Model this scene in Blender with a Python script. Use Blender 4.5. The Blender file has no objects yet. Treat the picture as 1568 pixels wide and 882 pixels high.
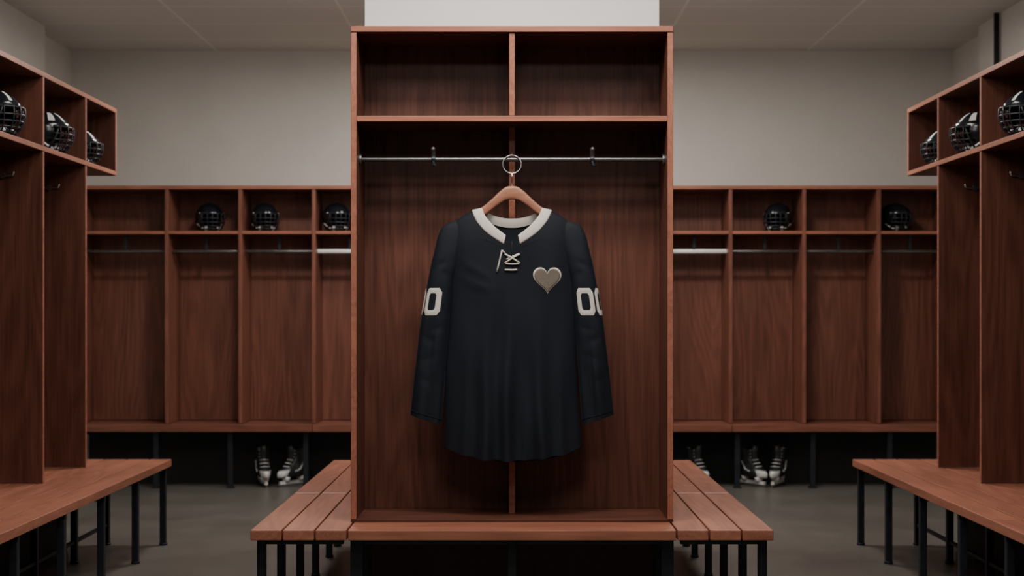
import bpy, bmesh, math, random
from mathutils import Vector, Matrix
random.seed(4)
scene=bpy.context.scene
pi=math.pi
CZ=1.39   # eye height

# ------------------------------------------------------------ materials
def new_mat(name):
    m=bpy.data.materials.new(name); m.use_nodes=True
    nt=m.node_tree; b=nt.nodes['Principled BSDF']
    return m,nt,b
def simple(name,col,rough=.5,metal=0,noise=0,nscale=30,bump=0,spec=.5,emit=0):
    m,nt,b=new_mat(name)
    b.inputs['Base Color'].default_value=(*col,1)
    b.inputs['Roughness'].default_value=rough
    b.inputs['Metallic'].default_value=metal
    b.inputs['Specular IOR Level'].default_value=spec
    tc=nt.nodes.new('ShaderNodeTexCoord')
    n=nt.nodes.new('ShaderNodeTexNoise'); n.inputs['Scale'].default_value=nscale; n.inputs['Detail'].default_value=5
    nt.links.new(tc.outputs['Object'],n.inputs['Vector'])
    if noise:
        r=nt.nodes.new('ShaderNodeValToRGB')
        r.color_ramp.elements[0].position=.3; r.color_ramp.elements[1].position=.7
        r.color_ramp.elements[0].color=(*[c*(1-noise) for c in col],1)
        r.color_ramp.elements[1].color=(*[min(1,c*(1+noise)) for c in col],1)
        nt.links.new(n.outputs['Fac'],r.inputs['Fac']); nt.links.new(r.outputs['Color'],b.inputs['Base Color'])
    if bump:
        bp=nt.nodes.new('ShaderNodeBump'); bp.inputs['Strength'].default_value=bump; bp.inputs['Distance'].default_value=.003
        nt.links.new(n.outputs['Fac'],bp.inputs['Height']); nt.links.new(bp.outputs['Normal'],b.inputs['Normal'])
    if emit:
        b.inputs['Emission Color'].default_value=(1,.96,.9,1); b.inputs['Emission Strength'].default_value=emit
    return m
def wood(name,axis,dark,light,rough=.42):
    m,nt,b=new_mat(name)
    N=nt.nodes.new; L=nt.links.new
    tc=N('ShaderNodeTexCoord'); geo=N('ShaderNodeNewGeometry')
    mul=N('ShaderNodeMath'); mul.operation='MULTIPLY'; mul.inputs[1].default_value=17.3
    L(geo.outputs['Random Per Island'],mul.inputs[0])
    add=N('ShaderNodeVectorMath'); add.operation='ADD'
    L(tc.outputs['Object'],add.inputs[0]); L(mul.outputs[0],add.inputs[1])
    def mp(a,c):
        k=N('ShaderNodeMapping'); s=[a,a,a]; s[axis]=c
        k.inputs['Scale'].default_value=s; L(add.outputs[0],k.inputs['Vector']); return k
    m1=mp(9,.9); n1=N('ShaderNodeTexNoise'); n1.inputs['Scale'].default_value=1; n1.inputs['Detail'].default_value=6; n1.inputs['Distortion'].default_value=1.2
    L(m1.outputs[0],n1.inputs['Vector'])
    m2=mp(110,3.5); n2=N('ShaderNodeTexNoise'); n2.inputs['Scale'].default_value=1; n2.inputs['Detail'].default_value=4
    L(m2.outputs[0],n2.inputs['Vector'])
    m3=mp(3.2,.45); n3=N('ShaderNodeTexNoise'); n3.inputs['Scale'].default_value=1; n3.inputs['Detail'].default_value=1.5
    L(m3.outputs[0],n3.inputs['Vector'])
    k1=N('ShaderNodeMath'); k1.operation='MULTIPLY'; k1.inputs[1].default_value=110; L(n3.outputs['Fac'],k1.inputs[0])
    k2=N('ShaderNodeMath'); k2.operation='SINE'; L(k1.outputs[0],k2.inputs[0])
    def ma(op,a,bv):
        q=N('ShaderNodeMath'); q.operation=op
        L(a,q.inputs[0])
        if isinstance(bv,(int,float)): q.inputs[1].default_value=bv
        else: L(bv,q.inputs[1])
        return q.outputs[0]
    s=ma('MULTIPLY',n1.outputs['Fac'],.38)
    s=ma('ADD',s,ma('MULTIPLY',n2.outputs['Fac'],.46))
    s=ma('ADD',s,ma('MULTIPLY',k2.outputs[0],.05))
    s=ma('ADD',s,ma('MULTIPLY',geo.outputs['Random Per Island'],.08))
    r=N('ShaderNodeValToRGB'); r.color_ramp.elements[0].position=.28; r.color_ramp.elements[1].position=.68
    r.color_ramp.elements[0].color=(*dark,1); r.color_ramp.elements[1].color=(*light,1)
    L(s,r.inputs['Fac']); L(r.outputs['Color'],b.inputs['Base Color'])
    bp=N('ShaderNodeBump'); bp.inputs['Strength'].default_value=.12; bp.inputs['Distance'].default_value=.002
    L(s,bp.inputs['Height']); L(bp.outputs['Normal'],b.inputs['Normal'])
    b.inputs['Roughness'].default_value=rough
    b.inputs['Specular IOR Level'].default_value=.35
    return m
WD=(.064,.0225,.0145); WL=(.160,.058,.0375)
wz=wood('wood_grain_vertical',2,WD,WL); wx=wood('wood_grain_cross',0,WD,WL); wy=wood('wood_grain_depth',1,WD,WL)
FD=(.110,.039,.0255); FL=(.255,.095,.062)  # locker wood lightened: light on the back lockers painted into the colour
fz=wood('back_lit_wood_vertical',2,FD,FL); fx_=wood('back_lit_wood_cross',0,FD,FL)
ED=(.210,.077,.047); EL=(.38,.147,.092)  # bench wood; as locker edging, its lighter tone paints in lit edges
sx_=wood('bench_and_lit_edge_cross',0,ED,EL,.40); sy_=wood('bench_and_lit_edge_depth',1,ED,EL,.40)
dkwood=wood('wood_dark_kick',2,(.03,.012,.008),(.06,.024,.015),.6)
steel=simple('dark_steel',(.028,.032,.04),.42,.6,.15,20)
chrome=simple('brushed_rod',(.17,.165,.165),.38,.85,.1,40)
ringm=simple('hook_chrome',(.55,.54,.53),.25,.95,.05,40)
glintrod=simple('rod_painted_glint',(.85,.84,.82),.4,.1,.04,40)  # near-white colour paints a bright reflection onto the rods
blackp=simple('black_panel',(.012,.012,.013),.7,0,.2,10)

# ------------------------------------------------------------ builder
class B:
    def __init__(s,name,mats): s.n=name; s.m=mats; s.v=[]; s.f=[]; s.mi=[]; s.sm=[]
    def idx(s,m): 
        if m not in s.m: s.m.append(m)
        return s.m.index(m)
    def face(s,f,m,sm=False): s.f.append(f); s.mi.append(s.idx(m)); s.sm.append(sm)
    def box(s,x0,x1,y0,y1,z0,z1,m):
        if x0>x1: x0,x1=x1,x0
        b=len(s.v)
        s.v+=[(x,y,z) for z in (z0,z1) for y in (y0,y1) for x in (x0,x1)]
        for f in ((0,2,3,1),(4,5,7,6),(0,1,5,4),(2,6,7,3),(0,4,6,2),(1,3,7,5)): s.face([b+i for i in f],m)
    def tube(s,pts,r,m,n=10,closed=False,radii=None):
        pts=[Vector(p) for p in pts]; b=len(s.v); K=len(pts); up=None
        for i,p in enumerate(pts):
            if closed: t=pts[(i+1)%K]-pts[i-1]
            else: t=pts[min(i+1,K-1)]-pts[max(i-1,0)]
            t.normalize()
            if up is None: up=Vector((0,0,1)) if abs(t.z)<.9 else Vector((1,0,0))
            a=(up-t*up.dot(t)).normalized(); up=a; c=t.cross(a)
            rr=radii[i] if radii else r
            for k in range(n):
                q=2*pi*k/n; s.v.append(tuple(p+a*rr*math.cos(q)+c*rr*math.sin(q)))
        for i in range(K if closed else K-1):
            j=(i+1)%K
            for k in range(n):
                s.face([b+i*n+k,b+i*n+(k+1)%n,b+j*n+(k+1)%n,b+j*n+k],m,True)
        if not closed:
            s.face([b+k for k in range(n)][::-1],m); s.face([b+(K-1)*n+k for k in range(n)],m)
    def grid(s,rows,m,closed=False,matf=None,skip=None):
        b=len(s.v); R=len(rows); C=len(rows[0])
        for r in rows: s.v+=[tuple(p) for p in r]
        for i in range(R-1):
            for j in range(C if closed else C-1):
                if skip and skip(i,j): continue
                k=(j+1)%C
                mm=matf(i,j) if matf else m
                s.face([b+i*C+j,b+i*C+k,b+(i+1)*C+k,b+(i+1)*C+j],mm,True)
    def ell(s,c,r,m,n=16,mat=None):
        rows=[]
        for i in range(n//2+1):
            e=-pi/2+pi*i/(n//2); rows.append([(c[0]+r[0]*math.cos(e)*math.cos(2*pi*j/n),c[1]+r[1]*math.cos(e)*math.sin(2*pi*j/n),c[2]+r[2]*math.sin(e)) for j in range(n)])
        s.grid(rows,m,True)
    def make(s,bevel=0,solid=0,merge=0,origin=None,subsurf=0,noff=0):
        me=bpy.data.meshes.new(s.n); 
        xs=[v[0] for v in s.v]; ys=[v[1] for v in s.v]; zs=[v[2] for v in s.v]
        o=Vector(((min(xs)+max(xs))/2,(min(ys)+max(ys))/2,min(zs))) if origin is None else Vector(origin)
        me.from_pydata([tuple(Vector(v)-o) for v in s.v],[],s.f)
        for m in s.m: me.materials.append(m)
        me.polygons.foreach_set('material_index',s.mi); me.polygons.foreach_set('use_smooth',s.sm)
        bm=bmesh.new(); bm.from_mesh(me)
        if merge: bmesh.ops.remove_doubles(bm,verts=bm.verts,dist=merge)
        bmesh.ops.recalc_face_normals(bm,faces=bm.faces); bm.to_mesh(me); bm.free()
        ob=bpy.data.objects.new(s.n,me); ob.location=o; scene.collection.objects.link(ob)
        if solid:
            q=ob.modifiers.new('solid','SOLIDIFY'); q.thickness=solid; q.offset=noff
        if bevel:
            q=ob.modifiers.new('bev','BEVEL'); q.width=bevel; q.segments=2; q.limit_method='ANGLE'
        if subsurf:
            q=ob.modifiers.new('sub','SUBSURF'); q.levels=subsurf; q.render_levels=subsurf
        return ob
def lerpk(keys,t):
    if t<=keys[0][0]: return keys[0][1]
    for (a,b),(c,d) in zip(keys,keys[1:]):
        if t<=c:
            k=(t-a)/(c-a); return b+(d-b)*k
    return keys[-1][1]
def smk(keys,t):
    if t<=keys[0][0]: return keys[0][1]
    if t>=keys[-1][0]: return keys[-1][1]
    for i in range(len(keys)-1):
        if t<=keys[i+1][0]:
            x0,y0=keys[i]; x1,y1=keys[i+1]; h=x1-x0; k=(t-x0)/h
            ma=(y1-keys[i-1][1])/(x1-keys[i-1][0]) if i>0 else (y1-y0)/h
            mb=(keys[i+2][1]-y0)/(keys[i+2][0]-x0) if i+2<len(keys) else (y1-y0)/h
            return (2*k**3-3*k*k+1)*y0+(k**3-2*k*k+k)*h*ma+(-2*k**3+3*k*k)*y1+(k**3-k*k)*h*mb

# ------------------------------------------------------------ room
XW=3.58; YB=11.56; ZC=3.5; Y0=-1.5
wallm=simple('wall_paint',(.53,.502,.464),.85,0,.03,3,.05)
pillm=simple('white_paint',(.80,.79,.775),.8,0,.02,4,.04)
def slab(name,x0,x1,y0,y1,z0,z1,m):
    b=B(name,[m]); b.box(x0,x1,y0,y1,z0,z1,m); return b.make()
fm,nt,bs=new_mat('polished_concrete')
tc=nt.nodes.new('ShaderNodeTexCoord'); n=nt.nodes.new('ShaderNodeTexNoise'); n.inputs['Scale'].default_value=1.3; n.inputs['Detail'].default_value=8; n.inputs['Roughness'].default_value=.6
nt.links.new(tc.outputs['Object'],n.inputs['Vector']); r=nt.nodes.new('ShaderNodeValToRGB')
r.color_ramp.elements[0].position=.3; r.color_ramp.elements[1].position=.72
r.color_ramp.elements[0].color=(.082,.075,.066,1); r.color_ramp.elements[1].color=(.130,.120,.106,1)
nt.links.new(n.outputs['Fac'],r.inputs['Fac']); nt.links.new(r.outputs['Color'],bs.inputs['Base Color'])
r2=nt.nodes.new('ShaderNodeMapRange'); r2.inputs['To Min'].default_value=.24; r2.inputs['To Max'].default_value=.42
nt.links.new(n.outputs['Fac'],r2.inputs['Value']); nt.links.new(r2.outputs[0],bs.inputs['Roughness'])
slab('floor',-XW-.1,XW+.1,Y0,YB+.1,-.1,0,fm)
cm,nt,bs=new_mat('ceiling_tile'); tc=nt.nodes.new('ShaderNodeTexCoord')
br=nt.nodes.new('ShaderNodeTexBrick'); br.offset=0; br.inputs['Scale'].default_value=1
br.inputs['Brick Width'].default_value=1.2; br.inputs['Row Height'].default_value=.6; br.inputs['Mortar Size'].default_value=.012; br.inputs['Mortar Smooth'].default_value=.3
br.inputs['Color1'].default_value=(.60,.57,.53,1); br.inputs['Color2'].default_value=(.575,.545,.505,1); br.inputs['Mortar'].default_value=(.70,.67,.62,1)
nt.links.new(tc.outputs['Object'],br.inputs['Vector']); nt.links.new(br.outputs['Color'],bs.inputs['Base Color']); bs.inputs['Roughness'].default_value=.9
slab('ceiling',-XW-.1,XW+.1,Y0,YB+.1,ZC,ZC+.1,cm)
slab('wall_back',-XW-.1,XW+.1,YB,YB+.1,0,ZC,wallm)
slab('wall_left',-XW-.1,-XW,Y0,YB,0,ZC,wallm)
slab('wall_right',XW,XW+.1,Y0,YB,0,ZC,wallm)
slab('wall_pilaster',-XW,-3.47,Y0,10.57,0,ZC,wallm)
slab('wall_pilaster',3.47,XW,Y0,10.57,0,ZC,wallm)
slab('pillar',-.655,.655,6.335,8.5,0,ZC,pillm)
pb=B('wall_pipe',[steel]); pb.tube([(3.44,10.1,2.4),(3.44,10.1,ZC)],.018,steel,16); pb.tube([(3.44,10.1,2.9),(3.44,10.1,2.94)],.027,steel,16); pb.make()

# ------------------------------------------------------------ central locker
L=B('center_wood_locker',[wz])
yf,yb=5.97,6.31; hw=.677; t=.025
for s in (-1,1): L.box(s*(hw-t),s*hw,yf,yb,.512,2.557,wz)
L.box(-hw,hw,yf-.004,yb,2.557,2.582,wx)
L.box(-hw+t,hw-t,yf+.004,yb-.02,2.182,2.207,wx)
L.box(-.0125,.0125,yf+.006,yb-.02,2.207,2.557,wz)
L.box(-hw+t,hw-t,yb-.02,yb,.512,2.557,wz)
L.box(-.014,.014,6.15,yb-.02,.512,2.182,wz)
L.box(-hw,hw,yf,yb,.5,.512,wx)
for s in (-1,1): L.box(s*(hw-t+.001),s*(hw-.001),yf-.003,yf,.512,2.556,sy_)  # lighter strips paint in the light on the front edges
L.box(-hw+.001,hw-.001,yf-.007,yf-.004,2.558,2.581,sx_)
L.box(-hw+t,hw-t,yf+.001,yf+.004,2.183,2.206,sx_)
L.box(-.0115,.0115,yf+.003,yf+.006,2.207,2.557,sy_)
L.box(-.013,.013,6.147,6.15,.512,2.182,sy_)
ry,rz=6.06,2.032
L.tube([(-hw+t,ry,rz),(hw-t,ry,rz)],.0095,chrome,16)
for s in (-1,1):
    L.tube([(s*(hw-t),ry,rz),(s*(hw-t-.012),ry,rz)],.022,chrome,16)
    cx=-.335 if s<0 else .342
    L.tube([(cx-.009,ry,rz),(cx+.009,ry,rz)],.017,steel,14)
    L.tube([(cx,ry,rz+.01),(cx,ry-.006,rz+.03),(cx,ry-.016,rz+.040)],.010,chrome,10)
    L.tube([(cx,ry-.01,rz-.01),(cx+.004,ry-.022,rz-.028),(cx+.012,ry-.03,rz-.030)],.007,steel,8)
    L.ell((cx,ry-.018,rz+.042),(.011,.011,.011),chrome,10)
L.make(bevel=.0018)

def slats(b,s,x0,x1,n,ylist,z0,z1,m,gap=.005):
    w=(x1-x0)/n
    for i in range(n):
        for a,c in zip(ylist,ylist[1:]):
            b.box(s*(x0+i*w+gap/2),s*(x0+(i+1)*w-gap/2),a+.003,c-.003,z0,z1,m)
Bn=B('locker_plinth_bench',[sx_])
Bn.box(-.663,.663,5.75,5.962,.458,.5,sx_)
Bn.box(-.663,.663,5.966,6.32,.458,.499,sx_)
for s in (-1,1):
    for y in (5.84,6.25): Bn.box(s*.610,s*.662,y-.02,y+.02,0,.458,steel)
Bn.box(-.0175,.0175,5.82,5.855,0,.458,steel)
Bn.box(-.615,.615,5.83,5.85,.43,.458,steel)
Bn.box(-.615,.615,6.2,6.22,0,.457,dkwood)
Bn.make(bevel=.003)
for s in (-1,1):
    Bn=B('slatted_bench',[sy_])
    slats(Bn,s,.667,1.062,3,[5.75,6.93,8.45],.458,.5,sy_,.007)
    for y in (5.84,6.34,6.9,7.44,8.0,8.38):
        Bn.box(s*1.01,s*1.045,y-.0175,y+.0175,.012,.458,steel)
        Bn.tube([(s*1.0275,y,0),(s*1.0275,y,.014)],.024,steel,12)
        Bn.box(s*.69,s*1.01,y-.0125,y+.0125,.43,.458,steel)
        if y>6: Bn.box(s*.672,s*.70,y-.0175,y+.0175,0,.458,steel)
    Bn.box(s*1.018,s*1.04,5.86,8.36,.425,.458,steel)
    Bn.make(bevel=.003)

# ------------------------------------------------------------ side lockers + benches
def side_locker(s):
    b=B('wood_locker',[wz]); x0,x1=2.41,2.96; th=.024
    ds=[3.66,4.39,5.12,5.85,6.58,7.31,8.04]
    for y in ds:
        b.box(s*x0,s*(x1-.02),y-th/2,y+th/2,.503,2.207,wz)
        b.box(s*x0,s*(x1-.02),y-th/2,y+th/2,2.235,2.588,wz)
        for z0,z1 in ((.503,2.205),(2.237,2.588)): b.box(s*(x0-.003),s*x0,y-th/2+.001,y+th/2-.001,z0,z1,sy_)
    ye=8.66
    b.box(s*x0,s*(x1-.02),ye-th,ye,2.235,2.588,wz); b.box(s*(x0-.003),s*x0,ye-th+.001,ye-.001,2.237,2.588,sy_)
    b.box(s*x0,s*x1,ds[0]-th/2,ye,2.588,2.615,wy); b.box(s*(x0-.004),s*x0,ds[0]-th/2,ye,2.589,2.614,sy_)
    b.box(s*x0,s*x1,ds[0]-th/2,ye,2.207,2.235,wy); b.box(s*(x0-.004),s*x0,ds[0]-th/2,ye,2.208,2.234,sy_)
    b.box(s*(x1-.02),s*x1,ds[0]-th/2,8.04+th/2,.503,2.207,wz)
    b.box(s*(x1-.02),s*x1,ds[0]-th/2,ye,2.235,2.588,wz)
    for a,c in zip(ds,ds[1:]):
        b.tube([(s*2.70,a+.012,2.08),(s*2.70,c-.012,2.08)],.011,chrome,12)
        b.tube([(s*2.70,c-.022,2.08),(s*2.60,c-.022,2.08),(s*2.555,c-.03,2.083),(s*2.55,c-.03,2.10)],.008,ringm,8)
        b.tube([(s*2.61,c-.012,2.08),(s*2.61,c-.03,2.08)],.016,chrome,10)
    b.make(bevel=.0018)
    b=B('locker_bench',[sy_])
    b_y=[3.6,6.05,8.5]
    slats(b,s,2.03,2.97,7,b_y,.458,.5,sy_,.007)
    for y in (3.75,4.6,5.3,5.9,6.52,7.15,7.80,8.42):
        for x in (2.065,2.40):
            b.box(s*(x-.0175),s*(x+.0175),y-.0175,y+.0175,.012,.43,steel)
            b.tube([(s*x,y,0),(s*x,y,.014)],.025,steel,12)
        b.box(s*2.045,s*2.95,y-.015,y+.015,.43,.458,steel)
        b.box(s*2.90,s*2.935,y-.0175,y+.0175,0,.43,steel)
    b.box(s*2.39,s*2.41,3.75,8.42,.11,.13,steel)
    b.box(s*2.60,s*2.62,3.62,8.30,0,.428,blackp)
    b.make(bevel=.003)
side_locker(-1); side_locker(1)

# ------------------------------------------------------------ back lockers
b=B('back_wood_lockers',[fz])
dv=[-3.40,-2.70,-2.125,-1.55]+[-1.55+.5433*i for i in range(1,6)]+[1.71,2.285,2.87,3.42]
yf,yb=11.12,11.54; th=.03
for x in dv:
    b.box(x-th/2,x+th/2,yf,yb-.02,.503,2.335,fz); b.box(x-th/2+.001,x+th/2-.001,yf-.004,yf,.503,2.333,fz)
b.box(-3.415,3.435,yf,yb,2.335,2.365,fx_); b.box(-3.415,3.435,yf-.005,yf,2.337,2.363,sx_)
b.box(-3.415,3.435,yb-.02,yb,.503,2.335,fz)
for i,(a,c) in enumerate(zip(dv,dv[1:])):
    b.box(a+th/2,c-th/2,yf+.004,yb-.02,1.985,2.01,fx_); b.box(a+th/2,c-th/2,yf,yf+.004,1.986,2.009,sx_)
    glint = (abs((a+c)/2)<1.75)  # centre bays, whose rods carry the painted-in reflection
    rm=glintrod if glint else chrome
    rr=.018 if glint else .012
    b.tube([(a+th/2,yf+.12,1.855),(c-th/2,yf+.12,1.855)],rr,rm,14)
    mx=(a+c)/2
    b.box(mx-.012,mx+.012,yf+.11,yf+.13,1.85,1.985,steel)
b.make(bevel=.0018)
b=B('back_locker_bench',[sx_])
for k in range(3): 
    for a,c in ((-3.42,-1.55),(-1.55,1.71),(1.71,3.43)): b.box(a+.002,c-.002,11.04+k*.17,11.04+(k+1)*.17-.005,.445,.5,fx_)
for x in (-3.35,-2.78,-2.2,-1.61,-1.0,-.4,.2,.8,1.2,1.76,2.35,2.95,3.38):
    b.box(x-.02,x+.02,11.10,11.14,.01,.445,steel); b.box(x-.03,x+.03,11.09,11.15,0,.01,steel)
    b.box(x-.02,x+.02,11.14,11.5,.415,.445,steel)
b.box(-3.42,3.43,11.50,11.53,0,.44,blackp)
b.make(bevel=.002)

# ------------------------------------------------------------ helmets
hshell=simple('helmet_shell',(.008,.010,.014),.16,0,.1,10)
hwhite=simple('helmet_white',(.75,.74,.72),.3,0,.03,10)
hcage=simple('cage_wire',(.04,.042,.048),.35,.6,.1,10)
hpad=simple('helmet_padding',(.012,.012,.014),.9,0,.2,60,.2)
def helmet(loc,rot,sc=1.0,white=True):
    b=B('hockey_helmet',[hshell]); C=(0,0,.105); 
    R=(.108,.136,.118)
    def P(az,el,k=1):
        e=math.cos(el)
        zz=C[2]+R[2]*k*math.sin(el)
        back=.012*math.exp(-((az-pi)/.8)**2)*e
        return (R[0]*k*e*math.sin(az),-(R[1]*k)*e*math.cos(az)+back,zz)
    NA,NE=60,30
    els=[math.radians(-60+150*i/NE) for i in range(NE+1)]
    def kk(az,e):
        d=math.degrees(e); k=1+.035*math.exp(-((d-20)/8)**2)
        x=math.cos(e)*math.sin(az)
        if d>22: k+=.02*(.5+.5*math.cos(x*2*pi/.55))
        return k
    rows=[[P(2*pi*j/NA,e,kk(2*pi*j/NA,e)) for j in range(NA)] for e in els]
    def skip(i,j):
        a=(j+.5)/NA*360; a=a if a<180 else a-360
        e=math.degrees(els[i])
        if abs(a)<62 and e<12: return True
        if 62<=abs(a)<75 and e<-20: return True
        if 84<abs(a)<104 and -22<e<-2: return True
        if abs(a)>130 and e<-36: return True
        return False
    def mf(i,j):
        a=(j+.5)/NA*360; a=a if a<180 else a-360
        e=math.degrees(els[i]); aa=abs(a)
        if white and 26<e<64 and (18<aa<32 or 56<aa<71 or 108<aa<122): return hwhite  # white vent stripes, widened to paint in shiny top highlights
        return hshell
    b.grid(rows,hshell,True,mf,skip)
    rows=[[P(2*pi*j/24,math.radians(-20+110*i/10),.9) for j in range(24)] for i in range(11)]
    b.grid(rows,hpad,True,None,lambda i,j:(j<5 or j>18) and i<3)
    for el,w in ((12,64),(-4,66),(-18,66),(-31,62),(-44,54),(-56,40)):
        b.tube([P(math.radians(-w+2*w*k/14),math.radians(el),1.12) for k in range(15)],.0042,hcage,6)
    for az in (-48,-28,-10,10,28,48):
        b.tube([P(math.radians(az),math.radians(14-70*k/8),1.13) for k in range(9)],.0038,hcage,6)
    for s in (-1,1):
        b.tube([P(math.radians(s*(50+3*k)),math.radians(12-9*k),1.08) for k in range(8)],.006,hcage,8)
        b.ell(P(math.radians(s*64),math.radians(14),1.04),(.008,.008,.008),hwhite,10)
        b.ell(P(math.radians(s*40),math.radians(-48),1.0),(.022,.014,.018),hwhite,12)
        b.tube([P(math.radians(s*90),math.radians(-24),1.02),P(math.radians(s*66),math.radians(-42),1.05),P(math.radians(s*42),math.radians(-50),1.04)],.006,hwhite,8)
    b.tube([P(math.radians(a),math.radians(-52),.98) for a in (-40,-20,0,20,40)],.016,hpad,8)
    ob=b.make(origin=(0,0,0)); 
    zmin=min(v.co.z for v in ob.data.vertices)
    for v in ob.data.vertices: v.co.z-=zmin
    ob.scale=(sc,)*3; ob.location=loc; ob.rotation_euler=(0,0,rot)
    return ob
for s in (-1,1):
    r=pi/2 if s<0 else -pi/2
    helmet((s*2.535,6.96,2.236),r+s*.15); helmet((s*2.535,7.72,2.236),r-s*.1); helmet((s*2.55,8.36,2.236),r,.93)
for x,r in ((-2.41,.5),(-1.97,.35),(-1.40,.5),(2.12,-.45),(3.05,.5)):
    helmet((x,11.33,2.011),r,1.0,False)

# ------------------------------------------------------------ skates
sk_b=simple('skate_boot',(.02,.021,.024),.35,0,.2,30,.1)
sk_w=simple('skate_white',(.50,.49,.47),.4,0,.3,40)
sk_s=simple('skate_blade',(.6,.6,.6),.2,1)
def skate(x,y,rot,sc=1.0):
    b=B('hockey_skate',[sk_b])
    lv=[(.072,-.01,.132,.036),(.085,-.01,.138,.044),(.105,-.008,.138,.050),(.125,0,.128,.050),(.142,.015,.108,.047),(.165,.038,.083,.042),(.195,.055,.066,.041),(.23,.062,.062,.044),(.262,.062,.066,.047),(.288,.060,.066,.048)]
    rows=[]
    for z,yc,hl,w in lv:
        rows.append([(w*math.sin(a)*(1 if math.cos(a)<.2 else 1-.12*math.cos(a)),yc-hl*math.cos(a),z+(0.02*(-math.cos(a)) if z>.25 else 0)) for a in [2*pi*k/24 for k in range(24)]])
    b.grid(rows,sk_b,True,lambda i,j: sk_w if (i<3 and (j<4 or j>19)) or i==7 and 9<j<14 else sk_b)
    b.face([len(b.v)-240+k for k in range(24)],sk_b)
    b.tube([(0,-.045,.16),(0,-.018,.21),(0,-.012,.26),(0,-.03,.315)],.03,sk_b,10,radii=[.022,.028,.032,.026])
    for k in range(6):
        z=.15+.024*k; yy=-.075+.018*k if k<4 else -.018
        b.tube([(-.036,yy+.012,z),(0,yy-.014,z+.006),(.036,yy+.012,z)],.0042,sk_w,6)
    for s in (-1,1): b.tube([(s*.047,-.02,.115),(s*.047,.03,.13),(s*.044,.07,.19)],.007,sk_w,8)
    for y0,y1 in ((-.10,-.03),(.04,.10)):
        b.tube([(0,(y0+y1)/2,.075),(0,(y0+y1)/2,.035)],.03,sk_w,10,radii=[.036,.022])
    b.box(-.011,.011,-.125,.125,.022,.045,sk_w)
    b.box(-.002,.002,-.135,.13,0,.024,sk_s)
    ob=b.make(origin=(0,0,0)); ob.location=(x,y,0); ob.rotation_euler=(0,0,rot); ob.scale=(sc,)*3; return ob
for x,r in ((-1.965,.35),(-1.73,-.75),(1.46,.5),(1.90,.65),(2.10,-.5)):
    skate(x,11.24,r,1.05)

# ------------------------------------------------------------ hockey jersey
U=6.0/2178; JY=6.055; 
def W3(x,py,dy): return (x*U,JY+dy,CZ+(475-py)*U)
fab,nt,bs=new_mat('jersey_fabric')
bs.inputs['Base Color'].default_value=(.0048,.0068,.0115,1); bs.inputs['Roughness'].default_value=.72
bs.inputs['Sheen Weight'].default_value=.04; bs.inputs['Sheen Tint'].default_value=(.6,.75,1,1); bs.inputs['Sheen Roughness'].default_value=.4; bs.inputs['Specular IOR Level'].default_value=.25
tc=nt.nodes.new('ShaderNodeTexCoord'); vo=nt.nodes.new('ShaderNodeTexVoronoi'); vo.inputs['Scale'].default_value=420
nt.links.new(tc.outputs['Object'],vo.inputs['Vector']); bp=nt.nodes.new('ShaderNodeBump'); bp.inputs['Strength'].default_value=.2; bp.inputs['Distance'].default_value=.001
nt.links.new(vo.outputs['Distance'],bp.inputs['Height']); nt.links.new(bp.outputs['Normal'],bs.inputs['Normal'])
cream=simple('cream_knit',(.58,.54,.485),.85,0,.06,200,.2)
taupe=simple('taupe_patch',(.155,.132,.108),.95,0,.14,260,.3,.1)
seam=simple('seam_thread',(.004,.005,.008),.9,0,.1,50)
SH=[(0,317),(50,318),(61,321),(75,328),(88,337),(96,344)]
NF=[(0,369),(13,367),(25,359),(38,346),(47,334),(54,322),(61,321)]
NB=[(0,339),(25,336),(42,329),(54,321),(61,321)]
BW=[(400,95),(430,95),(500,98),(560,101),(640,104),(700,106)]
HEMF=[(-1,688),(-.75,697),(-.4,703),(-.1,705),(.2,705),(.5,700),(.75,697),(1,688)]
HEMB=[(-1,688),(-.7,701),(-.3,709),(.1,711),(.5,707),(.8,699),(1,688)]
def top(ux,K):
    a=abs(ux); return smk(K,a) if a<61 else smk(SH,a)
FOLDS=[(-74,9,.017,480,-7),(-44,12,.037,425,-8),(-8,11,.040,410,-3),(20,8,.013,550,2),(48,12,.038,440,9),(78,9,.019,510,6)]
def fold(x,py):
    d=.0
    for c,w,a,p0,sl in FOLDS:
        g=max(0,min(1,(py-p0)/(700-p0))); g=.35*g+.65*g*g*(3-2*g)
        xc=c+sl*(py-700)/200 + 2*math.sin(py*.021+c)
        d-=a*g*math.exp(-((x-xc)/w)**2)
    base=.016*max(0,min(1,(py-440)/260))
    up=.0020*math.sin(x*.085+py*.03)+.0016*math.sin(x*.055-py*.045+1)
    for sgn,am in ((-1,.0030),(1,.0012)):
        for q,(ax,ay,sx2) in enumerate(((88,395,.55),(86,425,.35))):
            dx=(ax-sgn*x); 
            if 0<dx<60:
                line=ay+dx*sx2; up-=am*math.exp(-((py-line)/8)**2)*math.sin(pi*dx/60)
    return d+base+up
def body(ux,py,side):
    w=lerpk(BW,py); u=ux/96; x=ux*w/96
    sh=smk(SH,abs(ux)); k=max(0,min(1,(py-sh)/60)); k=math.sqrt(k*(2-k))
    T=.052+.012*max(0,(py-450)/250)
    edge=max(0,1-abs(u)**3.2)**.55
    y=T*k*edge
    if side<0: return W3(x+1.2*math.sin(py*.03)*abs(u),py,-y+fold(x,py)*edge*k)
    return W3(x+1.2*math.sin(py*.03)*abs(u),py,y*.8+fold(x+13,py)*edge*k*.3)
J=B('hockey_jersey',[fab])
NU,NV=150,120
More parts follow.
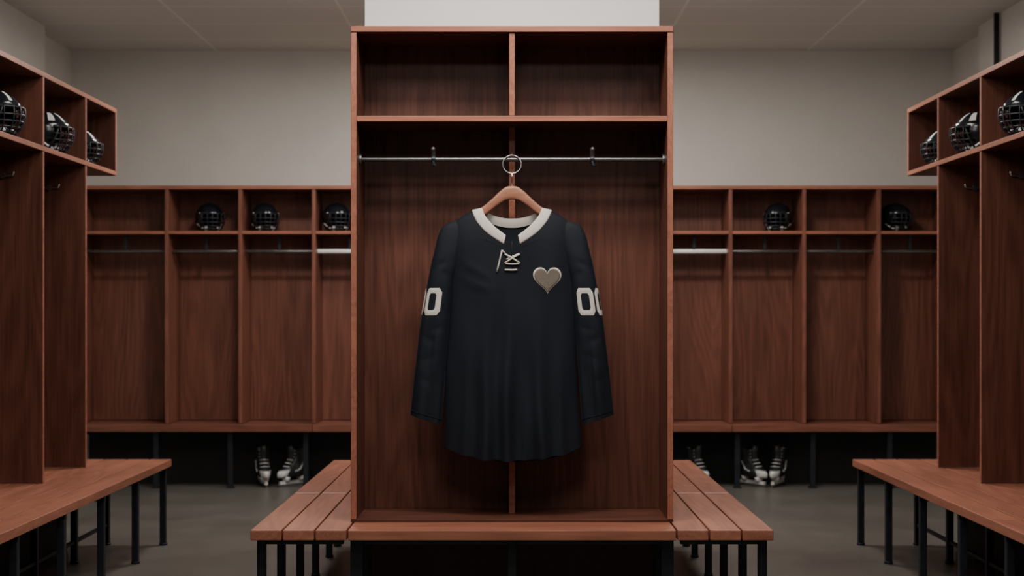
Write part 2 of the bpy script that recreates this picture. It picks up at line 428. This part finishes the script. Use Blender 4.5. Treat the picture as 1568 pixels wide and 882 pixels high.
for side,K,H in ((-1,NF,HEMF),(1,NB,HEMB)):
    rows=[]
    for i in range(NV+1):
        v=i/NV; row=[]
        for j in range(NU+1):
            u=-1+2*j/NU; ux=96*u; t0=top(ux,K); h=smk(H,u)
            if side<0: h-=fold(ux*1.1,700)*70
            row.append(body(ux,h+(t0-h)*v,side))
        rows.append(row)
    J.grid(rows,fab)
OUT=[(337,88),(340,97),(345,106),(352,111),(362,115),(375,118),(400,124),(440,132),(462,136),(500,142),(560,149),(600,153),(644,157)]
INN=[(337,80),(340,75),(345,72),(362,72),(400,82),(430,90),(462,93.5),(500,97),(560,102),(600,105),(644,108.5)]
DEP=[(337,.004),(341,.012),(348,.021),(365,.030),(400,.040),(460,.044),(560,.042),(644,.044)]
def slv(s,py,phi,off=0):
    o=smk(OUT,py); i=smk(INN,py); c=(o+i)/2; R=(o-i)/2; D=smk(DEP,py)
    g=min(1,max(0,(py-488)/80)); 
    wr=g*(.0085*math.sin(phi*2.6+py*.012+s)+.0032*math.sin(phi*5-py*.03))
    for yc,am,tl in ((402,.003,9),(418,.0025,-7),(505,.0034,8),(522,.0034,-9),(548,.003,7),(585,.0024,-6)):
        wr-=am*math.exp(-((py-yc-tl*math.sin(phi))/6)**2)*(.6+.4*math.cos(phi*1.5+yc))
    fx=abs(math.sin(phi))**.9*(1 if math.sin(phi)>=0 else -1); fy=abs(math.cos(phi))**.9*(1 if math.cos(phi)>=0 else -1)
    sl=max(0,min(1,(py-560)/84))*-8
    x=c+(R+(off/U if off else 0))*fx
    return W3(s*x,py+sl*fx,-(D+off+wr)*fy)
for s in (-1,1):
    rows=[]; n=130
    for i in range(n+1):
        py=337+(644-337)*(i/n)**1.15
        rows.append([slv(s,py,2*pi*j/60) for j in range(60)])
    J.grid(rows,fab,True)
    J.tube([slv(s,636,2*pi*j/48,.001) for j in range(48)],.0009,seam,4,closed=True)
def on(x,py,o=.0015,side=-1):
    p=body(x*96/lerpk(BW,py),py,side); return (p[0],p[1]-o,p[2])
for s in (-1,1):
    J.tube([on(s*x,py,.0003) for x,py in ((15,378),(30,371),(45,366),(60,366),(76,374))],.0008,seam,5)
CO=[(0,(62,320)),(.2,(56,335)),(.4,(47.5,347)),(.6,(37,357.5)),(.8,(25,366)),(1,(12.5,374))]
CI=[(0,(46,317)),(.2,(42,328)),(.4,(35,337.5)),(.6,(27,346)),(.8,(18.5,353)),(1,(9.5,360))]
for s in (-1,1):
    rows=[]
    for i in range(31):
        t_=i/30; ox=smk([(a,p[0]) for a,p in CO],t_); oy=smk([(a,p[1]) for a,p in CO],t_)
        ix=smk([(a,p[0]) for a,p in CI],t_); iy=smk([(a,p[1]) for a,p in CI],t_)
        row=[]
        for k in range(9):
            q=k/8; x=ox+(ix-ox)*q; y=oy+(iy-oy)*q
            bul=.0035*math.sin(pi*q)**.5+.0015
            yy=max(y,318.5)
            p=on(s*x,yy,bul); row.append((p[0],p[1],CZ+(475-y)*U))
        a=row[0]; c=row[-1]
        row=[(a[0],a[1]+.006,a[2])]+row+[(c[0],c[1]+.010,c[2])]
        rows.append(row)
    J.grid(rows,cream)
rows=[]
for i in range(41):
    x=-48+96*i/40; a=abs(x)/48
    yt=333-15*a**2.2; ybm=347-16*a**2.2
    row=[]
    for k in range(6):
        py=yt+(ybm-yt)*k/5
        p=body(x,max(py,330-8*a),1); row.append((x*U,min(JY+.045,p[1]-.004-.002*math.sin(pi*k/5)),CZ+(475-py)*U))
    rows.append(row)
J.grid(rows,cream)
def lace(pts,r=.0038): J.tube([on(x,py,.0045) for x,py in pts],r,cream,8)
J.tube([on(x,py,.002) for x,py in ((0,370),(0,385),(0,408))],.003,seam,6)
lace([(-11,389),(-3,393),(5,398),(12,403)]); lace([(12,389),(4,393),(-4,398),(-11,403)])
lace([(-10,404),(0,404.5),(11,404)],.0030); lace([(-9,397),(2,392),(11,388)],.0024)
lace([(-11,413),(0,413.5),(8,413)],.0038)
lace([(-15,383),(-17,391),(-19,400),(-21,408),(-23,416)],.0033); lace([(-15,383),(-10,388)],.0024)
def hxy(t_): return 16*math.sin(t_)**3, 13*math.cos(t_)-5*math.cos(2*t_)-2*math.cos(3*t_)-math.cos(4*t_)+2.5
def heart(scale,off,m,hx=54,hy=430,rings=7):
    n=72; rows=[]
    for k in range(rings+1):
        q=(k/rings)*scale; row=[]
        for j in range(n):
            x,y=hxy(2*pi*j/n)
            row.append(on(hx+x*1.36*q,hy-y*1.42*q,off))
        rows.append(row)
    rows.append([(p[0],p[1]+off,p[2]) for p in rows[-1]])
    J.grid(rows,m,True)
heart(1,.0014,cream); heart(.91,.0022,taupe)
def zero(s,pc,pyc=462,hp=.60,hh=21,st=.33,sv=8,off=.0022,m=cream):
    def loop(a,h,ca,ch):
        P=[(a,-h+ch),(a,h-ch),(a-ca,h),(-a+ca,h),(-a,h-ch),(-a,-h+ch),(-a+ca,-h),(a-ca,-h)]
        out=[]
        for i in range(8):
            p,q=P[i],P[(i+1)%8]
            for k in range(6): out.append((p[0]+(q[0]-p[0])*k/6,p[1]+(q[1]-p[1])*k/6))
        return out
    o=loop(hp,hh,.2,7); n_=loop(hp-st,hh-sv,.09,3.5)
    rows=[]
    for k in range(5):
        q=k/4; e=off if 0<k<4 else off*.4
        rows.append([slv(s,pyc+(a[1]+(b_[1]-a[1])*q),pc+(a[0]+(b_[0]-a[0])*q),e) for a,b_ in zip(o,n_)])
    J.grid(rows,m,True)
zero(-1,.36); zero(-1,1.72); zero(1,-.08); zero(1,1.28)
J.make(merge=.00005)

# hanger
hwm=wood('hanger_wood',0,(.27,.115,.07),(.42,.19,.12),.35)
H=B('clothes_hanger',[hwm])
UP=[(0,283),(6,283.5),(12,286),(20,292.5),(30,302),(40,311),(50,318.5),(62,327),(74,336),(84,345)]
LO=[(0,304),(6,304.5),(12,306.5),(20,311.5),(30,319),(40,327),(50,334),(62,342),(74,350),(84,356)]
rows=[]
xs=list(range(-84,85,2))
for x in xs:
    a=abs(x); u=smk(UP,a); l=smk(LO,a); c=(u+l)/2; h=(l-u)/2; row=[]
    for k in range(16):
        q=2*pi*k/16; cs,sn=math.cos(q),math.sin(q)
        row.append(W3(x,c-h*(abs(cs)**.7)*(1 if cs>0 else -1),-.011*(abs(sn)**.7)*(1 if sn>0 else -1)))
    rows.append(row)
b0=len(H.v); H.grid(rows,hwm,True)
H.face([b0+k for k in range(16)],hwm); H.face([len(H.v)-16+k for k in range(16)],hwm)
ringc=Vector((0,6.047,2.010)); rr=.039; ta=math.radians(4)
H.tube([ringc+Vector((rr*math.cos(q),rr*math.sin(q)*math.sin(ta),rr*math.sin(q)*math.cos(ta))) for q in [2*pi*k/40 for k in range(40)]],.003,ringm,8,closed=True)
bt=ringc+Vector((0,-rr*math.sin(ta),-rr*math.cos(ta)))
H.tube([bt,(bt.x,(bt.y+JY)/2,bt.z-.022),(0,JY,CZ+(475-284)*U)],.0032,ringm,8)
H.make()

# ------------------------------------------------------------ lights
pan=simple('light_diffuser',(.9,.9,.88),.6,0,0,5,0,.5,4)
dome=simple('dome_diffuser',(.9,.9,.88),.6,0,0,5,0,.5,10)
def lamp(x,y,sx,sy,e,z=ZC-.06,shape='RECTANGLE'):
    l=bpy.data.lights.new('panel_lamp','AREA'); l.shape=shape; l.size=sx; l.size_y=sy; l.energy=e; l.color=(1,.95,.89)
    o=bpy.data.objects.new('panel_lamp',l); scene.collection.objects.link(o); o.location=(x,y,z)
def ceil_light(x,y,sx,sy,e):
    b=B('ceiling_light',[pan]); b.box(x-sx/2,x+sx/2,y-sy/2,y+sy/2,ZC-.03,ZC-.001,pan); b.make(bevel=.005)
    lamp(x,y,sx*.95,sy*.95,e,ZC-.04)
for s in (-1,1):
    b=B('ceiling_dome_light',[dome]); rows=[]
    for i in range(9):
        e=pi/2*i/8; rows.append([(s*1.50+.28*math.cos(e)*math.cos(2*pi*j/40),9.10+.28*math.cos(e)*math.sin(2*pi*j/40),ZC-.001-.085*math.sin(e)) for j in range(40)])
    b.grid(rows,dome,True); b.make()
    lamp(s*1.45,9.10,.45,.45,46,ZC-.10,'DISK')
    ceil_light(s*1.2,4.2,.7,.7,20)
    ceil_light(s*1.52,6.6,.5,.9,12)
ceil_light(0,9.9,1.1,.5,40)
ceil_light(0,4.95,1.6,.5,60)
ceil_light(0,2.4,1.2,.8,20)
w=bpy.data.worlds.new('World'); scene.world=w; w.use_nodes=True
w.node_tree.nodes['Background'].inputs[0].default_value=(.95,.96,1,1); w.node_tree.nodes['Background'].inputs[1].default_value=.07

# ------------------------------------------------------------ camera
cam=bpy.data.cameras.new('Camera'); co=bpy.data.objects.new('Camera',cam); scene.collection.objects.link(co)
co.location=(0,0,CZ); co.rotation_euler=(pi/2,0,0); cam.lens=50; cam.sensor_width=36; cam.shift_y=34/1568
cam.dof.use_dof=True; cam.dof.focus_distance=6.0; cam.dof.aperture_fstop=2.8
scene.camera=co
